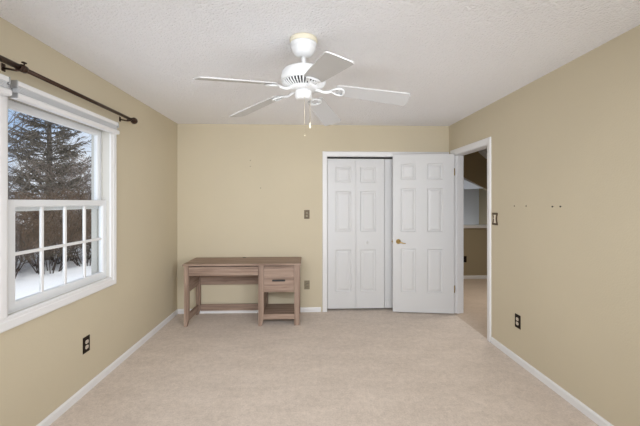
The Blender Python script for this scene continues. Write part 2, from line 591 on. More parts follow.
# exterior sill board
struct(MB().box(XL - 0.20, U2[0] - 0.06, WZ0 - 0.05, XL - 0.151, U1[1] + 0.06, WZ0 + 0.005).build('trim_4', M['white']), 'white exterior window sill')

# cellular shades drawn right up
def blind(y0, y1, label):
    x0, x1 = XL + 0.030, XL + 0.072
    root = tag(empty('cellular_shade', ((x0 + x1) / 2, (y0 + y1) / 2, 2.0080)), label, 'window blind', 'raised cellular shades')
    mb = MB()
    mb.box(x0, y0 + 0.004, 2.0780, x1 - 0.004, y1 - 0.012, 2.1070, 0.004)
    mb.build('headrail', M['white'], root)
    mb = MB()
    for k in range(9):
        z = 2.0410 + k * 0.0042
        mb.box(x0 + 0.003, y0 + 0.008, z, x1 - 0.010 + (0.003 if k % 2 else 0), y1 - 0.018, z + 0.0036, 0.0015)
    mb.build('fabric_stack', M['rail_grey'], root)
    mb = MB()
    mb.prism([(x0, y0, 2.0080), (x1 - 0.006, y0, 2.0080), (x1, y0, 2.0140), (x1, y0, 2.0340), (x1 - 0.006, y0, 2.0405), (x0, y0, 2.0405)], (0, y1 - y0, 0))
    mb.build('bottom_rail', M['white'], root)
    for (ya, yb) in ((y0 - 0.002, y0 + 0.003), (y1 - 0.011, y1 - 0.005)):
        MB().box(x0 - 0.001, ya, 2.0650, x1 - 0.002, yb, 2.1090, 0.002).build('end_cap', M['bracket_grey'], root)
    for (ya, yb) in ((y0 - 0.003, y0 - 0.0002), (y1 + 0.0002, y1 + 0.003)):
        MB().box(x0 + 0.001, ya, 2.0100, x1 - 0.001, yb, 2.0390, 0.001).build('rail_end_cap', M['bracket_grey'], root)
    for yy in (y0 + 0.12, y1 - 0.12):
        MB().box(XL + 0.0225, yy - 0.02, 2.0850, x0 + 0.002, yy + 0.02, 2.1110).build('mounting_bracket', M['bracket_grey'], root)
    return root
blind(1.897, 2.888, 'white cellular shade pulled up over the fully visible snowy window')
blind(0.868, 1.858, 'white cellular shade at the left photo edge, only its end showing beside the mullion')

# curtain rod
RX, RZ = XL + 0.084, 2.177
rod = tag(empty('curtain_rod', (RX, 1.79, RZ)), 'dark bronze curtain rod with ball finials mounted above the window', 'curtain rod')
MB().tube([(RX, 0.66, RZ), (RX, 1.93, RZ)], 0.0155, 16).build('outer_rod', M['bronze'], rod)
MB().tube([(RX, 1.90, RZ), (RX, 3.055, RZ)], 0.0128, 16).build('inner_rod', M['bronze'], rod)
mb = MB().lathe([(0.0155, -0.018), (0.021, -0.016), (0.021, 0.012), (0.0155, 0.016)], (RX, 1.915, RZ), (0, 1, 0), 20)
jc = mb.build('joint_collar', M['bronze'], rod)
mb = MB().tube([(RX + 0.004, 1.915, RZ + 0.015), (RX + 0.005, 1.915, RZ + 0.034)], 0.004, 10)
mb.box(RX - 0.004, 1.904, RZ + 0.030, RX + 0.012, 1.926, RZ + 0.038, 0.002)
mb.build('thumb_screw', M['bronze'], jc)
for (yy, s) in ((3.055, 1), (0.66, -1)):
    MB().lathe([(0.011, 0), (0.016, 0.002), (0.016, 0.010), (0.012, 0.014), (0.013, 0.020), (0.023, 0.028), (0.029, 0.038), (0.030, 0.048),
                (0.027, 0.060), (0.019, 0.070), (0.009, 0.075), (0.0, 0.076)], (RX, yy, RZ), (0, s, 0), 24).build('finial', M['bronze'], rod)
for yy in (3.02, 1.885, 0.75):
    mb = MB()
    mb.box(XL + 0.0005, yy - 0.011, RZ - 0.026, XL + 0.006, yy + 0.011, RZ + 0.016, 0.002)
    mb.tube([(XL + 0.004, yy, RZ - 0.008), (RX - 0.014, yy, RZ - 0.020), (RX, yy, RZ - 0.019)], 0.0058, 10)
    cup = []
    for k in range(9):
        a = math.pi + math.pi * k / 8
        cup.append((RX + 0.0185 * math.cos(a), yy, RZ + 0.0185 * math.sin(a)))
    mb.tube(cup, 0.0042, 8)
    mb.build('bracket', M['bronze'], rod)

# ------------------------------------------------------------------ closet
FL = lambda u, v, p: (u, YB - p, v)
def three_side(mb, u0, u1, vt, prof, to3, sgn=1):
    """casing up one side, over the head and down the other"""
    rings = []
    for (o, p) in prof:
        rings.append([mb.bm.verts.new(to3(a, c, p)) for (a, c) in ((u0 - o, 0), (u0 - o, vt + o), (u1 + o, vt + o), (u1 + o, 0))])
    n = len(rings)
    for i in range(n):
        a, b2 = rings[i], rings[(i + 1) % n]
        for k in range(3):
            mb.bm.faces.new([a[k], a[k + 1], b2[k + 1], b2[k]])
    mb.bm.faces.new([r[0] for r in rings])
    mb.bm.faces.new([r[3] for r in rings][::-1])
CS = [(0, 0), (0, 0.009), (0.006, 0.013), (0.030, 0.015), (0.052, 0.017), (0.059, 0.015), (0.062, 0.010), (0.062, 0)]
CASX1 = XR - 0.064
mb = MB()
three_side(mb, CX0 + 0.014, CX1 - 0.018, CZ - 0.002, CS, FL)
tr = struct(mb.build('trim_5', M['white']), 'white casing around the closet')
mb = MB()
JT = 0.012
mb.box(CX0, YB + 0.0002, 0, CX0 + JT, YB + WT, CZ)
mb.box(CX1 - JT, YB + 0.0002, 0, CX1, YB + WT, CZ)
mb.box(CX0 + JT, YB + 0.0002, CZ - 0.006, CX1 - JT, YB + WT, CZ)
mb.build('jamb', M['white'], tr)
MB().box(CX0 + 0.014, YB + 0.034, CZ - 0.026, CX1 - 0.014, YB + 0.062, CZ - 0.0065).build('door_track', M['dark'], tr)

def panel_slab(w, h, t, panels, rec=0.012):
    """moulded door leaf lying in x (0..w), z (0..h), y (0 front .. t back)"""
    us = sorted({0, w, *[p[0] for p in panels], *[p[2] for p in panels]})
    vs = sorted({0, h, *[p[1] for p in panels], *[p[3] for p in panels]})
    mb = MB()
    for side in (0, 1):
        yy = lambda d: d if side == 0 else t - d
        for i in range(len(us) - 1):
            for j in range(len(vs) - 1):
                a, b2, c, d = us[i], us[i + 1], vs[j], vs[j + 1]
                cu, cv = (a + b2) / 2, (c + d) / 2
                pan = any(p[0] < cu < p[2] and p[1] < cv < p[3] for p in panels)
                if not pan:
                    mb.face([(a, yy(0), c), (b2, yy(0), c), (b2, yy(0), d), (a, yy(0), d)])
                else:
                    st = [(0, 0), (0.004, 0.005), (0.012, rec), (0.020, rec), (0.044, 0.003)]
                    prev = None
                    for (o, dep) in st:
                        ring = [(a + o, yy(dep), c + o), (b2 - o, yy(dep), c + o), (b2 - o, yy(dep), d - o), (a + o, yy(dep), d - o)]
                        if prev:
                            for k in range(4):
                                mb.face([prev[k], prev[(k + 1) % 4], ring[(k + 1) % 4], ring[k]])
                        prev = ring
                    mb.face(prev)
    mb.face([(0, 0, 0), (0, t, 0), (0, t, h), (0, 0, h)])
    mb.face([(w, 0, 0), (w, t, 0), (w, t, h), (w, 0, h)])
    mb.face([(0, 0, 0), (w, 0, 0), (w, t, 0), (0, t, 0)])
    mb.face([(0, 0, h), (w, 0, h), (w, t, h), (0, t, h)])
    bmesh.ops.remove_doubles(mb.bm, verts=mb.bm.verts[:], dist=1e-5)
    return mb

def place_slab(mb, loc, rz):
    mb.bm.transform(Matrix.Translation(loc) @ Matrix.Rotation(rz, 4, 'Z'))
    return mb

LW, LH, LT = 0.378, 1.975, 0.030
bz = 0.028
def pz(ylist):
    return ylist
def leaf_panels(a, b2):
    return [(a, 0.218, b2, 0.776), (a, 1.010, b2, 1.552), (a, 1.660, b2, 1.872)]
def bifold(name, xs, yoff, knob_leaf):
    root = struct(empty(name, (xs, YB + 0.03 + yoff, bz)))
    for k in range(2):
        sl = panel_slab(LW - 0.003, LH, LT, leaf_panels(0.106, 0.316) if k == 0 else leaf_panels(0.056, 0.266))
        place_slab(sl, (xs + k * LW, YB + 0.03 + yoff, bz), 0)
        lf = sl.build('leaf', M['door'], root)
        if k == knob_leaf:
            MB().lathe([(0.006, 0), (0.006, 0.012), (0.013, 0.016), (0.015, 0.022), (0.012, 0.028), (0, 0.030)],
                       (xs + k * LW + (0.15 if k else LW - 0.15), YB + 0.03 + yoff, 0.90), (0, -1, 0), 20).build('knob', M['white'], lf)
    return root
bifold('door_1', 0.270, 0, 1)
bifold('door_2', 0.270 + 2 * LW + 0.004, 0.008, 0)

# ------------------------------------------------------------------ entry doorway and its open door
RT = lambda u, v, p: (XR - p, u, v)
mb = MB()
three_side(mb, DY0 + 0.012, DY1 - 0.012, DZ - 0.004, CS, RT)
te = struct(mb.build('trim_6', M['white']), 'white casing around the entry doorway')
mb = MB()
mb.box(XR + 0.0005, DY0, 0, XR + WT + 0.004, DY0 + 0.014, DZ)
mb.box(XR + 0.0005, DY1 - 0.014, 0, XR + WT + 0.004, DY1, DZ)
mb.box(XR + 0.0005, DY0 + 0.014, DZ - 0.014, XR + WT + 0.004, DY1 - 0.014, DZ)
mb.box(XR + 0.045, DY1 - 0.024, 0, XR + 0.075, DY1 - 0.014, DZ - 0.014)
mb.box(XR + 0.045, DY0 + 0.014, 0, XR + 0.075, DY0 + 0.024, DZ - 0.014)
mb.build('jamb', M['white'], te)
mb = MB()
for q in (0,):
    a0 = XR + WT
    mb.box(a0, DY0 - 0.05, 0, a0 + 0.015, DY0 + 0.008, DZ + 0.05)
    mb.box(a0, DY1 - 0.008, 0, a0 + 0.015, DY1 + 0.05, DZ + 0.05)
    mb.box(a0, DY0 + 0.008, DZ - 0.008, a0 + 0.015, DY1 - 0.008, DZ + 0.05)
mb.build('hall_casing', M['white'], te)

DW, DH, DT = 0.764, 2.030, 0.035
hx, hy = 1.868, 4.150
ex, ey = 1.110, 4.252
ang = math.atan2(hy - ey, hx - ex)          # leaf x axis runs from latch edge to hinge edge
d3 = struct(empty('door_3', (ex, ey, 0.015), ang))
def pan6():
    xs = ((0.100, 0.290), (0.434, 0.628))
    zs = ((0.258, 0.818), (1.034, 1.598), (1.705, 1.912))
    return [(a, c, b2, d) for (a, b2) in xs for (c, d) in zs]
sl = panel_slab(DW, DH, DT, pan6(), 0.012)
place_slab(sl, (ex, ey, 0.015), ang)
leaf = sl.build('leaf', M['door'], d3)
DM = Matrix.Translation((ex, ey, 0.015)) @ Matrix.Rotation(ang, 4, 'Z')
def dpt(x, y, z):
    return DM @ Vector((x, y, z))
nfront = (DM.to_3x3() @ Vector((0, -1, 0)))
hl = 0.908
mb = MB()
mb.lathe([(0.031, 0), (0.031, 0.004), (0.026, 0.010), (0.012, 0.013), (0.011, 0.040), (0.014, 0.044), (0.014, 0.052), (0.0, 0.054)], dpt(0.070, 0, hl), nfront, 24)
mb.tube([dpt(0.070, -0.046, hl), dpt(0.090, -0.048, hl - 0.004), dpt(0.115, -0.050, hl - 0.014), dpt(0.140, -0.049, hl - 0.020), dpt(0.158, -0.048, hl - 0.018)],
        [0.010, 0.008, 0.0065, 0.0055, 0.004], 12)
mb.build('lever_handle', M['brass'], d3)
mb = MB()
mb.lathe([(0.031, 0), (0.031, 0.004), (0.026, 0.010), (0.012, 0.013), (0.011, 0.036), (0.014, 0.040), (0.0, 0.042)], dpt(0.070, DT, hl), -nfront, 24)
mb.tube([dpt(0.070, DT + 0.032, hl), dpt(0.10, DT + 0.033, hl - 0.004), dpt(0.165, DT + 0.034, hl - 0.022)], [0.009, 0.008, 0.005], 12)
mb.build('lever_handle', M['brass'], d3)
mb = MB()
for q in (0,):
    c0 = [dpt(-0.0015, DT / 2 - 0.012, hl - 0.028), dpt(-0.0015, DT / 2 + 0.012, hl - 0.028), dpt(-0.0015, DT / 2 + 0.012, hl + 0.028), dpt(-0.0015, DT / 2 - 0.012, hl + 0.028)]
    mb.prism(c0, dpt(0.0, 0, 0) - dpt(-0.0015, 0, 0))
    c1 = [dpt(-0.012, DT / 2 - 0.006, hl - 0.01), dpt(-0.012, DT / 2 + 0.007, hl - 0.01), dpt(-0.012, DT / 2 + 0.007, hl + 0.01), dpt(-0.012, DT / 2 - 0.006, hl + 0.01)]
    mb.prism(c1, dpt(0.012, 0, 0) - dpt(0.0, 0, 0))
mb.build('latch', M['hinge'], d3)
for z in (0.31, 1.80):
    mb = MB()
    p0 = dpt(DW + 0.006, -0.004, z - 0.044)
    mb.tube([p0, p0 + Vector((0, 0, 0.088))], 0.0062, 12)
    mb.tube([p0 + Vector((0, 0, 0.088)), p0 + Vector((0, 0, 0.094))], [0.004, 0.002], 10)
    mb.prism([dpt(DW, 0.0, z - 0.044), dpt(DW + 0.0015, 0.0, z - 0.044), dpt(DW + 0.0015, 0.0, z + 0.044), dpt(DW, 0.0, z + 0.044)], dpt(0, 0.03, 0) - dpt(0, 0, 0))
    mb.build('hinge', M['hinge'], d3)

# ------------------------------------------------------------------ ceiling fan
FX, FY = -0.021, 2.053
fan = tag(empty('ceiling_fan', (FX, FY, H)), 'white five blade ceiling fan with pull chains hanging from the popcorn ceiling', 'ceiling fan')
L = lambda prof, name, mat, par=fan, n=40: MB().lathe([(r, z) for r, z in prof], (FX, FY, 0), (0, 0, 1), n).build(name, M[mat], par)
L([(0.084, 2.4395), (0.086, 2.430), (0.084, 2.416), (0.080, 2.411)], 'mounting_ring', 'cream')
L([(0.078, 2.4115), (0.083, 2.408), (0.083, 2.398), (0.074, 2.392), (0.076, 2.385), (0.073, 2.372), (0.064, 2.360), (0.062, 2.352), (0.052, 2.340), (0.034, 2.331), (0.018, 2.328)], 'canopy', 'fan')
L([(0.0135, 2.335), (0.0135, 2.262)], 'downrod', 'fan', n=20)
L([(0.020, 2.268), (0.022, 2.262), (0.060, 2.260), (0.100, 2.255), (0.122, 2.245), (0.134, 2.228), (0.139, 2.205), (0.139, 2.178), (0.134, 2.172), (0.120, 2.170)], 'motor_housing', 'fan')
core = L([(0.126, 2.171), (0.120, 2.158), (0.085, 2.139), (0.05, 2.137)], 'vent_ring', 'dark')
mb = MB()
for k in range(40):
    a = 2 * math.pi * k / 40
    c, s = math.cos(a), math.sin(a)
    def pt(r, z): return (FX + r * c, FY + r * s, z)
    mb.tube([pt(0.132, 2.172), pt(0.124, 2.158), pt(0.092, 2.139), pt(0.07, 2.135)], 0.0048, 5)
mb.lathe([(0.139, 2.180), (0.140, 2.172), (0.132, 2.168), (0.126, 2.171)], (FX, FY, 0), (0, 0, 1), 40)
mb.build('vent_slats', M['fan'], core)
L([(0.090, 2.141), (0.093, 2.134), (0.088, 2.124), (0.05, 2.121)], 'flywheel', 'fan')
L([(0.046, 2.121), (0.050, 2.117), (0.051, 2.112), (0.051, 2.078), (0.047, 2.070), (0.030, 2.067), (0.0, 2.066)], 'switch_housing', 'fan')
PITCH = R(-13)
A0 = -3
ZB = 2.150
DROOP = R(8)
for k in range(5):
    a = R(A0 + 72 * k)
    B = Matrix.Translation((FX, FY, ZB)) @ Matrix.Rotation(a, 4, 'Z')
    B = B @ Matrix.Rotation(DROOP, 4, 'Y')
    P = B @ Matrix.Rotation(PITCH, 4, 'X')
    # iron: a curved arm dropping from the flywheel to an open heart-shaped loop under the blade
    mb = MB()
    mb.tube([B @ Vector((0.070, 0, -0.010)), B @ Vector((0.100, 0, -0.014)), B @ Vector((0.125, 0, -0.022)), B @ Vector((0.155, 0, -0.017)), B @ Vector((0.174, 0, -0.009))],
            [0.011, 0.010, 0.009, 0.009, 0.008], 10)
    loop = []
    for q in range(25):
        th = 2 * math.pi * q / 24
        rr = 1 - 0.25 * math.cos(th)
        loop.append(P @ Vector((0.212 - 0.040 * math.cos(th), 0.034 * math.sin(th) * (1 - 0.45 * math.cos(th)), -0.0075)))
    mb.tube(loop, 0.0060, 8, caps=False)
    ir = mb.build('blade_iron', M['fan'], fan)
    for (sx, sy) in ((0.222, 0.024), (0.222, -0.024), (0.246, 0.0)):
        mb = MB()
        mb.lathe([(0.006, 0.004), (0.006, -0.003), (0.003, -0.006), (0, -0.006)], P @ Vector((sx, sy, -0.0075)), (P.to_3x3() @ Vector((0, 0, 1))), 10)
        mb.build('screw', M['fan'], ir)
    # blade outline, rounded corners
    r0, r1, w0, w1_ = 0.200, 0.650, 0.056, 0.071
    out = []
    def arc(cx, cy, rad, a0, a1, nseg=5):
        for q in range(nseg + 1):
            th = R(a0 + (a1 - a0) * q / nseg)
            out.append((cx + rad * math.cos(th), cy + rad * math.sin(th)))
    cr = 0.022
    arc(r1 - cr, w1_ - cr, cr, 90, 0)
    arc(r1 - cr, -w1_ + cr, cr, 0, -90)
    arc(r0 + cr, -w0 + cr, cr, -90, -180)
    arc(r0 + cr, w0 - cr, cr, 180, 90)
    mb = MB()
    mb.prism([P @ Vector((x, y, 0)) for x, y in out], P.to_3x3() @ Vector((0, 0, 0.006)))
    mb.build('blade', M['blade'], fan)
for (dx, dy, zb, fob) in ((0.006, -0.049, 1.845, False), (0.040, -0.034, 1.915, True)):
    mb = MB()
    x, y = FX + dx, FY + dy
    mb.tube([(x, y, 2.085), (x * 1.0, y - 0.004, 2.078), (x, y - 0.005, zb)], 0.0013, 6)
    for q in range(int((2.075 - zb) / 0.012)):
        mb.lathe([(0, -0.0022), (0.0022, 0), (0, 0.0022)], (x, y - 0.005, zb + q * 0.012), (0, 0, 1), 6)
    ch = mb.build('pull_chain', M['chain'], fan)
    if fob:
        MB().lathe([(0, 0.004), (0.004, 0.002), (0.006, -0.010), (0.0065, -0.024), (0.004, -0.032), (0, -0.034)], (x, y - 0.005, zb), (0, 0, 1), 14).build('pull_knob', M['cream'], ch)
    else:
        MB().lathe([(0, 0.003), (0.003, 0.001), (0.0035, -0.010), (0.002, -0.016), (0, -0.017)], (x, y - 0.005, zb), (0, 0, 1), 12).build('pull_knob', M['chain'], ch)

# ------------------------------------------------------------------ desk
dx0, dx1, dy0, dy1, dzt = -1.422, -0.070, 3.845, 4.318, 0.722
desk = tag(empty('writing_desk', ((dx0 + dx1) / 2, (dy0 + dy1) / 2, 0)), 'washed brown wooden desk with a drawer and open shelf standing against the back wall', 'desk')
MB().box(dx0, dy0, dzt - 0.023, dx1, dy1, dzt, 0.002).build('desktop', WX, desk)
G = MB().lathe([(0.022, 0), (0.022, 0.004), (0.016, 0.005), (0.0, 0.002)], (-0.80, dy1 - 0.045, dzt - 0.001), (0, 0, 1), 24).build('cable_grommet', M['dark'], desk)
lt = dzt - 0.0232
fy = 3.862
def leg(x0, x1, y0, y1, cutx):
    """post whose foot is cut on a slant on the inner side; cutx -1 trims the low-x side, +1 the high-x side"""
    mb = MB()
    if cutx > 0:
        pr_ = [(x0, 0), (x1 - 0.022, 0), (x1 - 0.018, 0.02), (x1, 0.085), (x1, lt), (x0, lt)]
    elif cutx < 0:
        pr_ = [(x0 + 0.022, 0), (x1, 0), (x1, lt), (x0, lt), (x0, 0.085), (x0 + 0.018, 0.02)]
    else:
        pr_ = [(x0, 0), (x1, 0), (x1, lt), (x0, lt)]
    mb.prism([(x, y0, z) for x, z in pr_], (0, y1 - y0, 0))
    return mb.build('leg', WZ, desk)
lx = (-1.408, -1.357)
mx_ = (-0.562, -0.500)
rx_ = (-0.147, -0.086)
for (x0, x1), cut in ((lx, 1), (mx_, 1), (rx_, 0)):
    leg(x0, x1, fy, fy + 0.022 if False else fy + 0.045, cut)
    leg(x0, x1, dy1 - 0.045, dy1 - 0.004, cut)
# side frames
for (x0, x1), nm in ((lx, 'left'), (rx_, 'right')):
    xa = x0 + 0.012 if nm == 'left' else x1 - 0.034
    MB().box(xa, fy + 0.045, 0.385, xa + 0.022, dy1 - 0.045, lt).build('side_rail', WY, desk)
    MB().box(xa, fy + 0.045, 0.050, xa + 0.022, dy1 - 0.045, 0.130).build('side_rail', WY, desk)
MB().box(mx_[0] + 0.012, fy + 0.045, 0.060, mx_[1] - 0.012, dy1 - 0.045, lt).build('partition_panel', WY, desk)
MB().box(rx_[0] + 0.012, fy + 0.045, 0.380, rx_[1] - 0.036, dy1 - 0.045, lt).build('end_panel', WY, desk)
# back rails
MB().box(lx[1], dy1 - 0.030, 0.378, mx_[0], dy1 - 0.010, lt).build('back_panel', WX, desk)
MB().box(lx[1], dy1 - 0.030, 0.046, mx_[0], dy1 - 0.010, 0.126).build('back_rail', WX, desk)
MB().box(mx_[1], dy1 - 0.030, 0.378, rx_[0], dy1 - 0.010, lt).build('back_panel', WX, desk)
# slim pull-out front under the top
fr = MB()
fr.box(lx[1] + 0.003, fy + 0.002, 0.586, mx_[0] - 0.003, fy + 0.020, 0.686, 0.0015)
fr.box(lx[1] + 0.03, fy + 0.020, 0.590, mx_[0] - 0.03, dy1 - 0.06, 0.602)
fr.box(lx[1] + 0.03, fy + 0.020, 0.602, lx[1] + 0.042, dy1 - 0.06, 0.66)
fr.box(mx_[0] - 0.042, fy + 0.020, 0.602, mx_[0] - 0.03, dy1 - 0.06, 0.66)
fr.build('keyboard_drawer', WX, desk)
# file drawer
dr = MB()
dr.box(mx_[1] + 0.003, fy + 0.002, 0.388, rx_[0] - 0.003, fy + 0.020, 0.574, 0.0012)
dr.box(mx_[1] + 0.003, fy + 0.002, 0.5755, rx_[0] - 0.003, fy + 0.020, 0.688, 0.0012)
dr.box(mx_[1] + 0.012, fy + 0.019, 0.400, rx_[0] - 0.012, dy1 - 0.05, 0.412)
dr.box(mx_[1] + 0.012, fy + 0.019, 0.412, mx_[1] + 0.024, dy1 - 0.05, 0.64)
dr.box(rx_[0] - 0.024, fy + 0.019, 0.412, rx_[0] - 0.012, dy1 - 0.05, 0.64)
dr.box(mx_[1] + 0.024, dy1 - 0.062, 0.412, rx_[0] - 0.024, dy1 - 0.05, 0.64)
dro = dr.build('drawer', WX, desk)
hm = MB()
hm.box(-0.400, fy - 0.022, 0.518, -0.252, fy - 0.010, 0.537, 0.003)
hm.box(-0.392, fy - 0.012, 0.522, -0.380, fy + 0.003, 0.532)
hm.box(-0.272, fy - 0.012, 0.522, -0.260, fy + 0.003, 0.532)
hm.build('drawer_handle', M['dark'], dro)
# open shelf
MB().box(mx_[1] - 0.012, fy + 0.020, 0.112, rx_[0] + 0.012, dy1 - 0.046, 0.130).build('shelf', WX, desk)
MB().box(mx_[1], fy + 0.002, 0.074, rx_[0], fy + 0.0195, 0.132, 0.001).build('shelf_rail', WX, desk)

# ------------------------------------------------------------------ switches and outlets
def wallplate(name, loc, rz, label, cat, plate, inner, kind, group=None, w=0.070, h=0.115):
    """built facing -y at the origin then turned; loc is the plate's middle on the wall"""
    root = tag(empty(name, loc, rz), label, cat, group)
    A = Matrix.Translation(loc) @ Matrix.Rotation(rz, 4, 'Z')
    def put(mb, nm, mat, par):
        mb.bm.transform(A)
        return mb.build(nm, mat, par)
    mb = MB()
    e = 0.0005
    if kind == 'ornate':
        # open frame with waisted sides
        n = 16
        outer, inn = [], []
        for i in range(n + 1):
            z = -h / 2 + h * i / n
            waist = 0.5 - 0.5 * math.cos(2 * math.pi * i / n)
            outer.append((w / 2 - 0.010 * waist, z))
        for s in (1, -1):
            pts = [(s * (x), -e, z) for x, z in outer]
            inner_pts = [(s * (x - 0.016), -e, z) for x, z in outer]
            poly = pts + inner_pts[::-1]
            for i in range(n):
                q = [pts[i], pts[i + 1], inner_pts[i + 1], inner_pts[i]]
                mb.prism(q, (0, -0.007, 0))
        mb.box(-w / 2 - 0.004, -0.0085, h / 2 - 0.016, w / 2 + 0.004, -e, h / 2 + 0.004, 0.003)
        mb.box(-w / 2 - 0.004, -0.0085, -h / 2 - 0.004, w / 2 + 0.004, -e, -h / 2 + 0.016, 0.003)
        pl = put(mb, 'cover_plate', plate, root)
        mb = MB().box(-0.0245, -0.004, -h / 2 + 0.014, 0.0245, -e, h / 2 - 0.014)
        bk = put(mb, 'insert', inner, root)
        mb = MB()
        mb.prism([(-0.005, -0.005, -0.010), (-0.005, -0.005, 0.012), (-0.005, -0.018, 0.012), (-0.005, -0.016, 0.004)], (0.010, 0, 0))
        put(mb, 'toggle', inner, root)
        return root
    mb.prism([(-w / 2, -e, -h / 2), (w / 2, -e, -h / 2), (w / 2, -e, h / 2), (-w / 2, -e, h / 2)], (0, -0.002, 0))
    mb.box(-w / 2 + 0.001, -0.006, -h / 2 + 0.001, w / 2 - 0.001, -0.002, h / 2 - 0.001, 0.003)
    put(mb, 'cover_plate', plate, root)
    if kind == 'outlet':
        for s in (1, -1):
            mb = MB()
            oc = []
            for q in range(20):
                th = 2 * math.pi * q / 20
                oc.append((0.0172 * math.cos(th), -0.005, s * 0.0195 + max(-0.0135, min(0.0135, 0.0172 * math.sin(th)))))
            mb.prism(oc, (0, -0.0035, 0))
            rc = put(mb, 'receptacle', inner, root)
            mb = MB()
            for (xx, hh) in ((-0.0065, 0.0042), (0.0065, 0.0035)):
                mb.box(xx - 0.0011, -0.0089, s * 0.0195 + 0.002 - hh, xx + 0.0011, -0.0084, s * 0.0195 + 0.002 + hh)
            mb.lathe([(0.0022, 0), (0.0022, 0.0005), (0, 0.0005)], (0, -0.0084, s * 0.0195 - 0.008), (0, -1, 0), 10)
            put(mb, 'slots', M['dark'], rc)
        mb = MB().lathe([(0.003, 0), (0.003, 0.001), (0, 0.0015)], (0, -0.006, 0), (0, -1, 0), 12)
        put(mb, 'screw', plate, root)
    elif kind == 'stacked':
        for s in (1, -1):
            mb = MB()
            mb.box(-0.012, -0.0075, s * 0.020 - 0.011, 0.012, -0.005, s * 0.020 + 0.011, 0.001)
            fr_ = put(mb, 'switch_insert', inner, root)
            mb = MB()
            mb.prism([(-0.007, -0.007, s * 0.020 - 0.004), (-0.007, -0.007, s * 0.020 + 0.005), (-0.007, -0.015, s * 0.020 + 0.005), (-0.007, -0.0145, s * 0.020)], (0.014, 0, 0))
            put(mb, 'toggle', inner, fr_)
    return root
wallplate('light_switch', (-0.001, YB, 1.271), 0, 'dark bronze stacked double switch plate on the back wall left of the closet', 'light switch', M['brass_plate'], M['pewter_plate'], 'stacked')
wallplate('wall_outlet', (0.000, YB, 0.352), 0, 'pewter colored outlet on the back wall between the desk and closet', 'outlet', M['pewter_plate'], M['pewter_plate'], 'outlet')
wallplate('wall_outlet', (XL, 2.570, 0.362), R(90), 'dark brown outlet with beige sockets on the left wall under the window', 'outlet', M['brown_plate'], M['beige_plastic'], 'outlet', w=0.075, h=0.120)
wallplate('wall_outlet', (XR, 2.896, 0.368), R(-90), 'dark brown outlet with beige sockets low on the right wall', 'outlet', M['brown_plate'], M['beige_plastic'], 'outlet', w=0.075, h=0.120)
wallplate('light_switch', (XR, 3.253, 1.265), R(-90), 'ornate bronze framed light switch beside the entry doorway on the right wall', 'light switch', M['bronze_plate'], M['cream_plastic'], 'ornate', w=0.085, h=0.115)
wallplate('wall_outlet', (2.940, HY1, 0.366), 0, 'brown outlet on the hall half wall seen through the doorway', 'outlet', M['brown_plate'], M['brown_plate'], 'outlet')

# screws and nails left in the walls
def peg(name, loc, nrm, r, ln, mat, label, cat, group=None):
    mb = MB().lathe([(r * 0.6, 0.0005), (r * 0.6, ln * 0.6), (r, ln * 0.62), (r * 0.9, ln), (0, ln * 1.1)], loc, nrm, 12)
    o = mb.build(name, mat)
    rebase(o, loc)
    return tag(o, label, cat, group)
peg('wall_screw', (XR, 2.942, 1.398), (-1, 0, 0), 0.0060, 0.006, M['spackle'], 'small dark screw in the right wall, nearest the doorway of a row of four', 'screw', 'row of four screws on the right wall')
peg('wall_screw', (XR, 2.780, 1.400), (-1, 0, 0), 0.0062, 0.006, M['spackle'], 'small dark screw in the right wall, second from the doorway in a row of four', 'screw', 'row of four screws on the right wall')
peg('wall_screw', (XR, 2.474, 1.399), (-1, 0, 0), 0.0062, 0.008, M['nail'], 'darkest small screw in the right wall, third from the doorway in a row of four', 'screw', 'row of four screws on the right wall')
peg('wall_screw', (XR, 2.394, 1.401), (-1, 0, 0), 0.0058, 0.008, M['nail'], 'small dark screw in the right wall, farthest from the doorway of a row of four', 'screw', 'row of four screws on the right wall')
peg('picture_nail', (-0.734, YB, 1.972), (0, -1, 0), 0.0055, 0.008, M['spackle'], 'topmost of the small nails left in the back wall above the desk', 'nail', 'nails above the desk')
peg('picture_nail', (-0.734, YB, 1.894), (0, -1, 0), 0.0055, 0.008, M['spackle'], 'small nail just below the topmost nail in the back wall above the desk', 'nail', 'nails above the desk')
peg('picture_nail', (-0.600, YB, 1.615), (0, -1, 0), 0.0060, 0.008, M['spackle'], 'lowest and rightmost of the small nails in the back wall above the desk', 'nail', 'nails above the desk')

# ------------------------------------------------------------------ outdoors
GZ = -1.0
rnd = random.Random(11)
mb = MB()
N = 40
gv = {}
for i in range(N + 1):
    for j in range(N + 1):
        x = XL - 0.25 - 60 * (i / N) ** 1.6
        y = -25 + 85 * j / N
        z = GZ + 0.10 * math.sin(x * 0.7 + 1) * math.sin(y * 0.55) + 0.0 + max(0, -x - 14) * 0.05
        gv[i, j] = mb.bm.verts.new((x, y, z if i else GZ))
for i in range(N):
    for j in range(N):
        f = mb.bm.faces.new([gv[i, j], gv[i + 1, j], gv[i + 1, j + 1], gv[i, j + 1]])
        f.smooth = True
g = mb.build('ground', M['snow'])
struct(g, 'snow covered ground outside the window')
def gz(x, y):
    return GZ + 0.10 * math.sin(x * 0.7 + 1) * math.sin(y * 0.55) + max(0, -x - 14) * 0.05

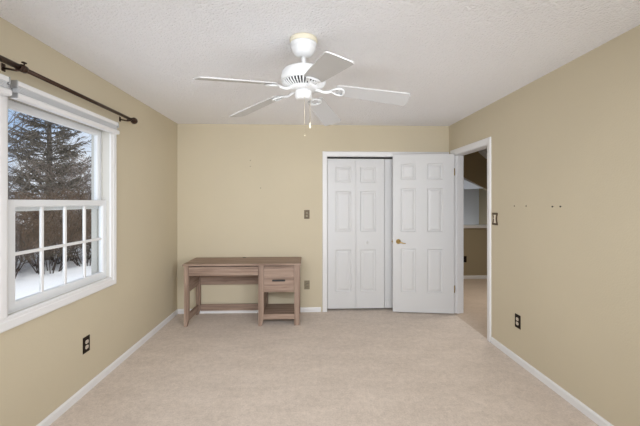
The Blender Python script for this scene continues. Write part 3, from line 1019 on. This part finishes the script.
def grow(mb, tw, p, d, ln, r, depth, rn, spread=0.6, up=0.15, nchild=3, twig_from=1):
    """recursive limb: thick wood into mb, the thin ends into tw"""
    pts, rs = [p], [r]
    q, dd = Vector(p), Vector(d).normalized()
    seg = 3
    for s in range(seg):
        dd = (dd + Vector((rn.uniform(-1, 1), rn.uniform(-1, 1), rn.uniform(-0.6, 1) * 0.8 + up)) * 0.16).normalized()
        q = q + dd * ln / seg
        pts.append(q.copy())
        rs.append(r * (1 - 0.5 * (s + 1) / seg))
    (tw if depth <= twig_from else mb).tube(pts, rs, 5 if depth > 2 else 3, caps=False)
    if depth <= 0:
        return
    for c in range(nchild + (1 if depth < 3 else 0)):
        tt = 0.35 + 0.65 * (c + rn.random()) / (nchild + 1)
        k = min(seg - 1, int(tt * seg))
        bp_ = pts[k].lerp(pts[k + 1], tt * seg - k)
        a = rn.uniform(0, 2 * math.pi)
        side = dd.orthogonal().normalized()
        side = Matrix.Rotation(a, 3, dd) @ side
        nd = (dd * (1 - spread * 0.5) + side * spread + Vector((0, 0, up))).normalized()
        grow(mb, tw, bp_, nd, ln * rn.uniform(0.5, 0.75), r * 0.5, depth - 1, rn, spread, up, nchild, twig_from)

def brush(mb, x, y, z, h, rad, n, rn, ln=0.35):
    """a haze of fine twigs filling a rounded crown"""
    for _ in range(n):
        a = rn.uniform(0, 2 * math.pi)
        f = rn.random()
        zz = h * (0.32 + 0.68 * f ** 0.85)
        rr = rad * math.sqrt(rn.random()) * (0.55 + 0.9 * math.sin(math.pi * min(1, 0.12 + 0.8 * f)) ** 0.7) * 0.8
        p = Vector((x + rr * math.cos(a), y + rr * math.sin(a), z + zz))
        d = Vector((math.cos(a) * 0.7 + rn.uniform(-.5, .5), math.sin(a) * 0.7 + rn.uniform(-.5, .5), rn.uniform(0.1, 1.3))).normalized()
        l = ln * rn.uniform(0.5, 1.3)
        mb.tube([p, p + d * l * 0.5, p + d * l + Vector((rn.uniform(-.05, .05), rn.uniform(-.05, .05), 0))], [0.008, 0.0065, 0.003], 3, caps=False)

def shrub(x, y, h, seed, label, stems=7, mat='twig', group=None, name='bare_shrub', dens=4, rtw=0.016, nb=1500, base_r=0.3):
    rn = random.Random(seed)
    z = gz(x, y) - 0.03
    root = tag(empty(name, (x, y, z)), label, 'shrub', group)
    st, tw = MB(), MB()
    for s in range(stems):
        a = 2 * math.pi * s / stems + rn.uniform(-0.4, 0.4)
        lean = rn.uniform(0.05, 0.75)
        d = Vector((math.cos(a) * lean, math.sin(a) * lean, 1))
        grow(st, tw, (x + base_r * math.cos(a), y + base_r * math.sin(a), z), d, h * rn.uniform(0.42, 0.6), rtw * rn.uniform(1.6, 2.4), dens, rn, 0.75, 0.08, 3, dens - 2)
    brush(tw, x, y, z, h, h * 0.42, nb, rn)
    st.build('stems', M['bark'], root, recalc=False)
    tw.build('twigs', M[mat], root, recalc=False)
    return root

def bare_tree(x, y, h, seed, label, r=0.10, mat='twig_grey', dens=5, group=None):
    rn = random.Random(seed)
    z = gz(x, y) - 0.05
    root = tag(empty('bare_tree', (x, y, z)), label, 'tree', group)
    st, tw = MB(), MB()
    st.tube([(x, y, z), (x + 0.05, y, z + h * 0.2), (x + 0.1, y + 0.06, z + h * 0.4)], [r * 1.2, r, r * 0.85], 8)
    for s in range(5):
        a = 2 * math.pi * s / 5 + rn.uniform(-0.4, 0.4)
        zz = z + h * (0.2 + 0.05 * s)
        grow(st, tw, (x + 0.07, y + 0.03, zz), (math.cos(a) * 0.7, math.sin(a) * 0.7, 1), h * rn.uniform(0.30, 0.42), r * 0.55, dens - 1, rn, 0.7, 0.12, 3, 1)
    grow(st, tw, (x + 0.1, y + 0.06, z + h * 0.4), (0, 0, 1), h * 0.42, r * 0.7, dens - 1, rn, 0.6, 0.15, 3, 1)
    st.build('trunk', M['grey_bark'], root, recalc=False)
    tw.build('twigs', M[mat], root, recalc=False)
    return root

def conifer(x, y, h, rad, seed, label, whorls=34, group=None):
    rn = random.Random(seed)
    z = gz(x, y) - 0.05
    root = tag(empty('pine_tree', (x, y, z)), label, 'tree', group)
    st, nd = MB(), MB()
    st.tube([(x, y, z), (x + 0.03, y, z + h * 0.5), (x, y, z + h)], [0.16, 0.10, 0.015], 8)
    for k in range(whorls):
        f = k / (whorls - 1)
        zz = z + h * (0.10 + 0.88 * f)
        ln0 = rad * (1 - f) ** 0.8 + 0.15
        nb = 7 if f < 0.8 else 4
        for q in range(nb):
            a = 2 * math.pi * (q / nb) + k * 0.7 + rn.uniform(-0.3, 0.3)
            ln = ln0 * rn.uniform(0.65, 1.1)
            p = Vector((x, y, zz))
            d = Vector((math.cos(a), math.sin(a), rn.uniform(-0.25, 0.45)))
            tip = p + d * ln + Vector((0, 0, 0.12 * ln))
            mid = p + d * ln * 0.55 - Vector((0, 0, 0.03 * ln))
            st.tube([p, mid, tip], [0.026 * (1 - f) + 0.010, 0.014, 0.005], 4, caps=False)
            ns = int(6 + 15 * ln)
            for s in range(ns):
                u = 0.22 + 0.78 * (s + rn.random()) / ns
                c = p.lerp(mid, u / 0.55) if u < 0.55 else mid.lerp(tip, (u - 0.55) / 0.45)
                sl_ = (0.10 + 0.32 * (1 - u)) * min(1.0, ln) * rn.uniform(0.7, 1.3) + 0.08
                sd = Vector((-d.y, d.x, 0)) * rn.choice((-1, 1)) * rn.uniform(0.3, 1.2) + d * 0.8 + Vector((0, 0, rn.uniform(-0.7, 0.7)))
                e2 = c + sd.normalized() * sl_
                nd.tube([c, c.lerp(e2, 0.5) + Vector((0, 0, 0.015)), e2], [0.012, 0.020, 0.004], 3, caps=False)
    st.build('trunk', M['grey_bark'], root, recalc=False)
    nd.build('needles', M['needles'], root, recalc=False)
    return root

conifer(-11.0, 14.6, 8.6, 2.6, 3, 'tall dark pine tree rising outside the upper window sash')
bare_tree(-12.6, 11.6, 9.0, 21, 'tall bare tree with thin grey branches left of the pine outside the window', 0.10, 'twig_dark')
bare_tree(-10.3, 11.0, 7.5, 22, 'slim bare tree nearest the left side of the window, in front of the pine', 0.06, 'twig_dark')
for i, (x, y, h) in enumerate([(-16.5, 22.5, 6.5), (-21.0, 22.0, 7.0), (-22.0, 17.0, 7.5), (-13.5, 9.0, 7.5)]):
    bare_tree(x, y, h, 5 + i * 3, 'distant bare tree behind the pine and shrubs outside the window', 0.10, group='bare trees behind the shrubs')
spots = [(-11.6, 7.4, 2.3), (-10.4, 9.2, 2.5), (-9.5, 10.7, 2.6), (-8.9, 11.8, 2.7), (-8.3, 12.9, 2.7), (-7.7, 14.1, 2.6), (-7.0, 15.6, 2.5)]
for i, (x, y, h) in enumerate(spots):
    shrub(x, y, h, 100 + i, 'brown bare shrub with dark stems standing in the snow outside the window', 15, 'twig', 'brown shrubs along the snow', nb=620, rtw=0.009)
for i, (x, y, h) in enumerate([(-10.2, 16.6, 4.2), (-12.6, 16.9, 4.0), (-14.6, 14.6, 3.7), (-15.2, 12.2, 3.6), (-8.6, 17.6, 4.3), (-12.4, 10.0, 3.2)]):
    shrub(x, y, h, 200 + i, 'taller taupe thicket of bare twigs behind the brown shrubs', 9, 'twig_grey', 'taupe thickets behind the shrubs', name='bare_thicket', dens=4, rtw=0.014, nb=850)
for i, (x, y, h) in enumerate([(-11.1, 10.9, 1.3), (-10.5, 12.0, 1.2), (-9.9, 13.0, 1.4), (-9.3, 14.1, 1.3), (-8.6, 15.2, 1.3)]):
    shrub(x, y, h, 300 + i, 'low grey twiggy shrub in the snow behind the brown shrubs', 10, 'twig_grey', 'low grey shrubs in the snow', name='low_shrub', dens=3, rtw=0.010, nb=500, base_r=0.35)
for i, (x, y, h) in enumerate([(-9.9, 13.9, 3.9), (-8.9, 14.9, 4.1)]):
    shrub(x, y, h, 400 + i, 'taupe twiggy sapling in front of the pine, standing above the brown shrubs', 9, 'twig_grey', 'taupe saplings before the pine', name='bare_sapling', dens=4, rtw=0.012, nb=1100)
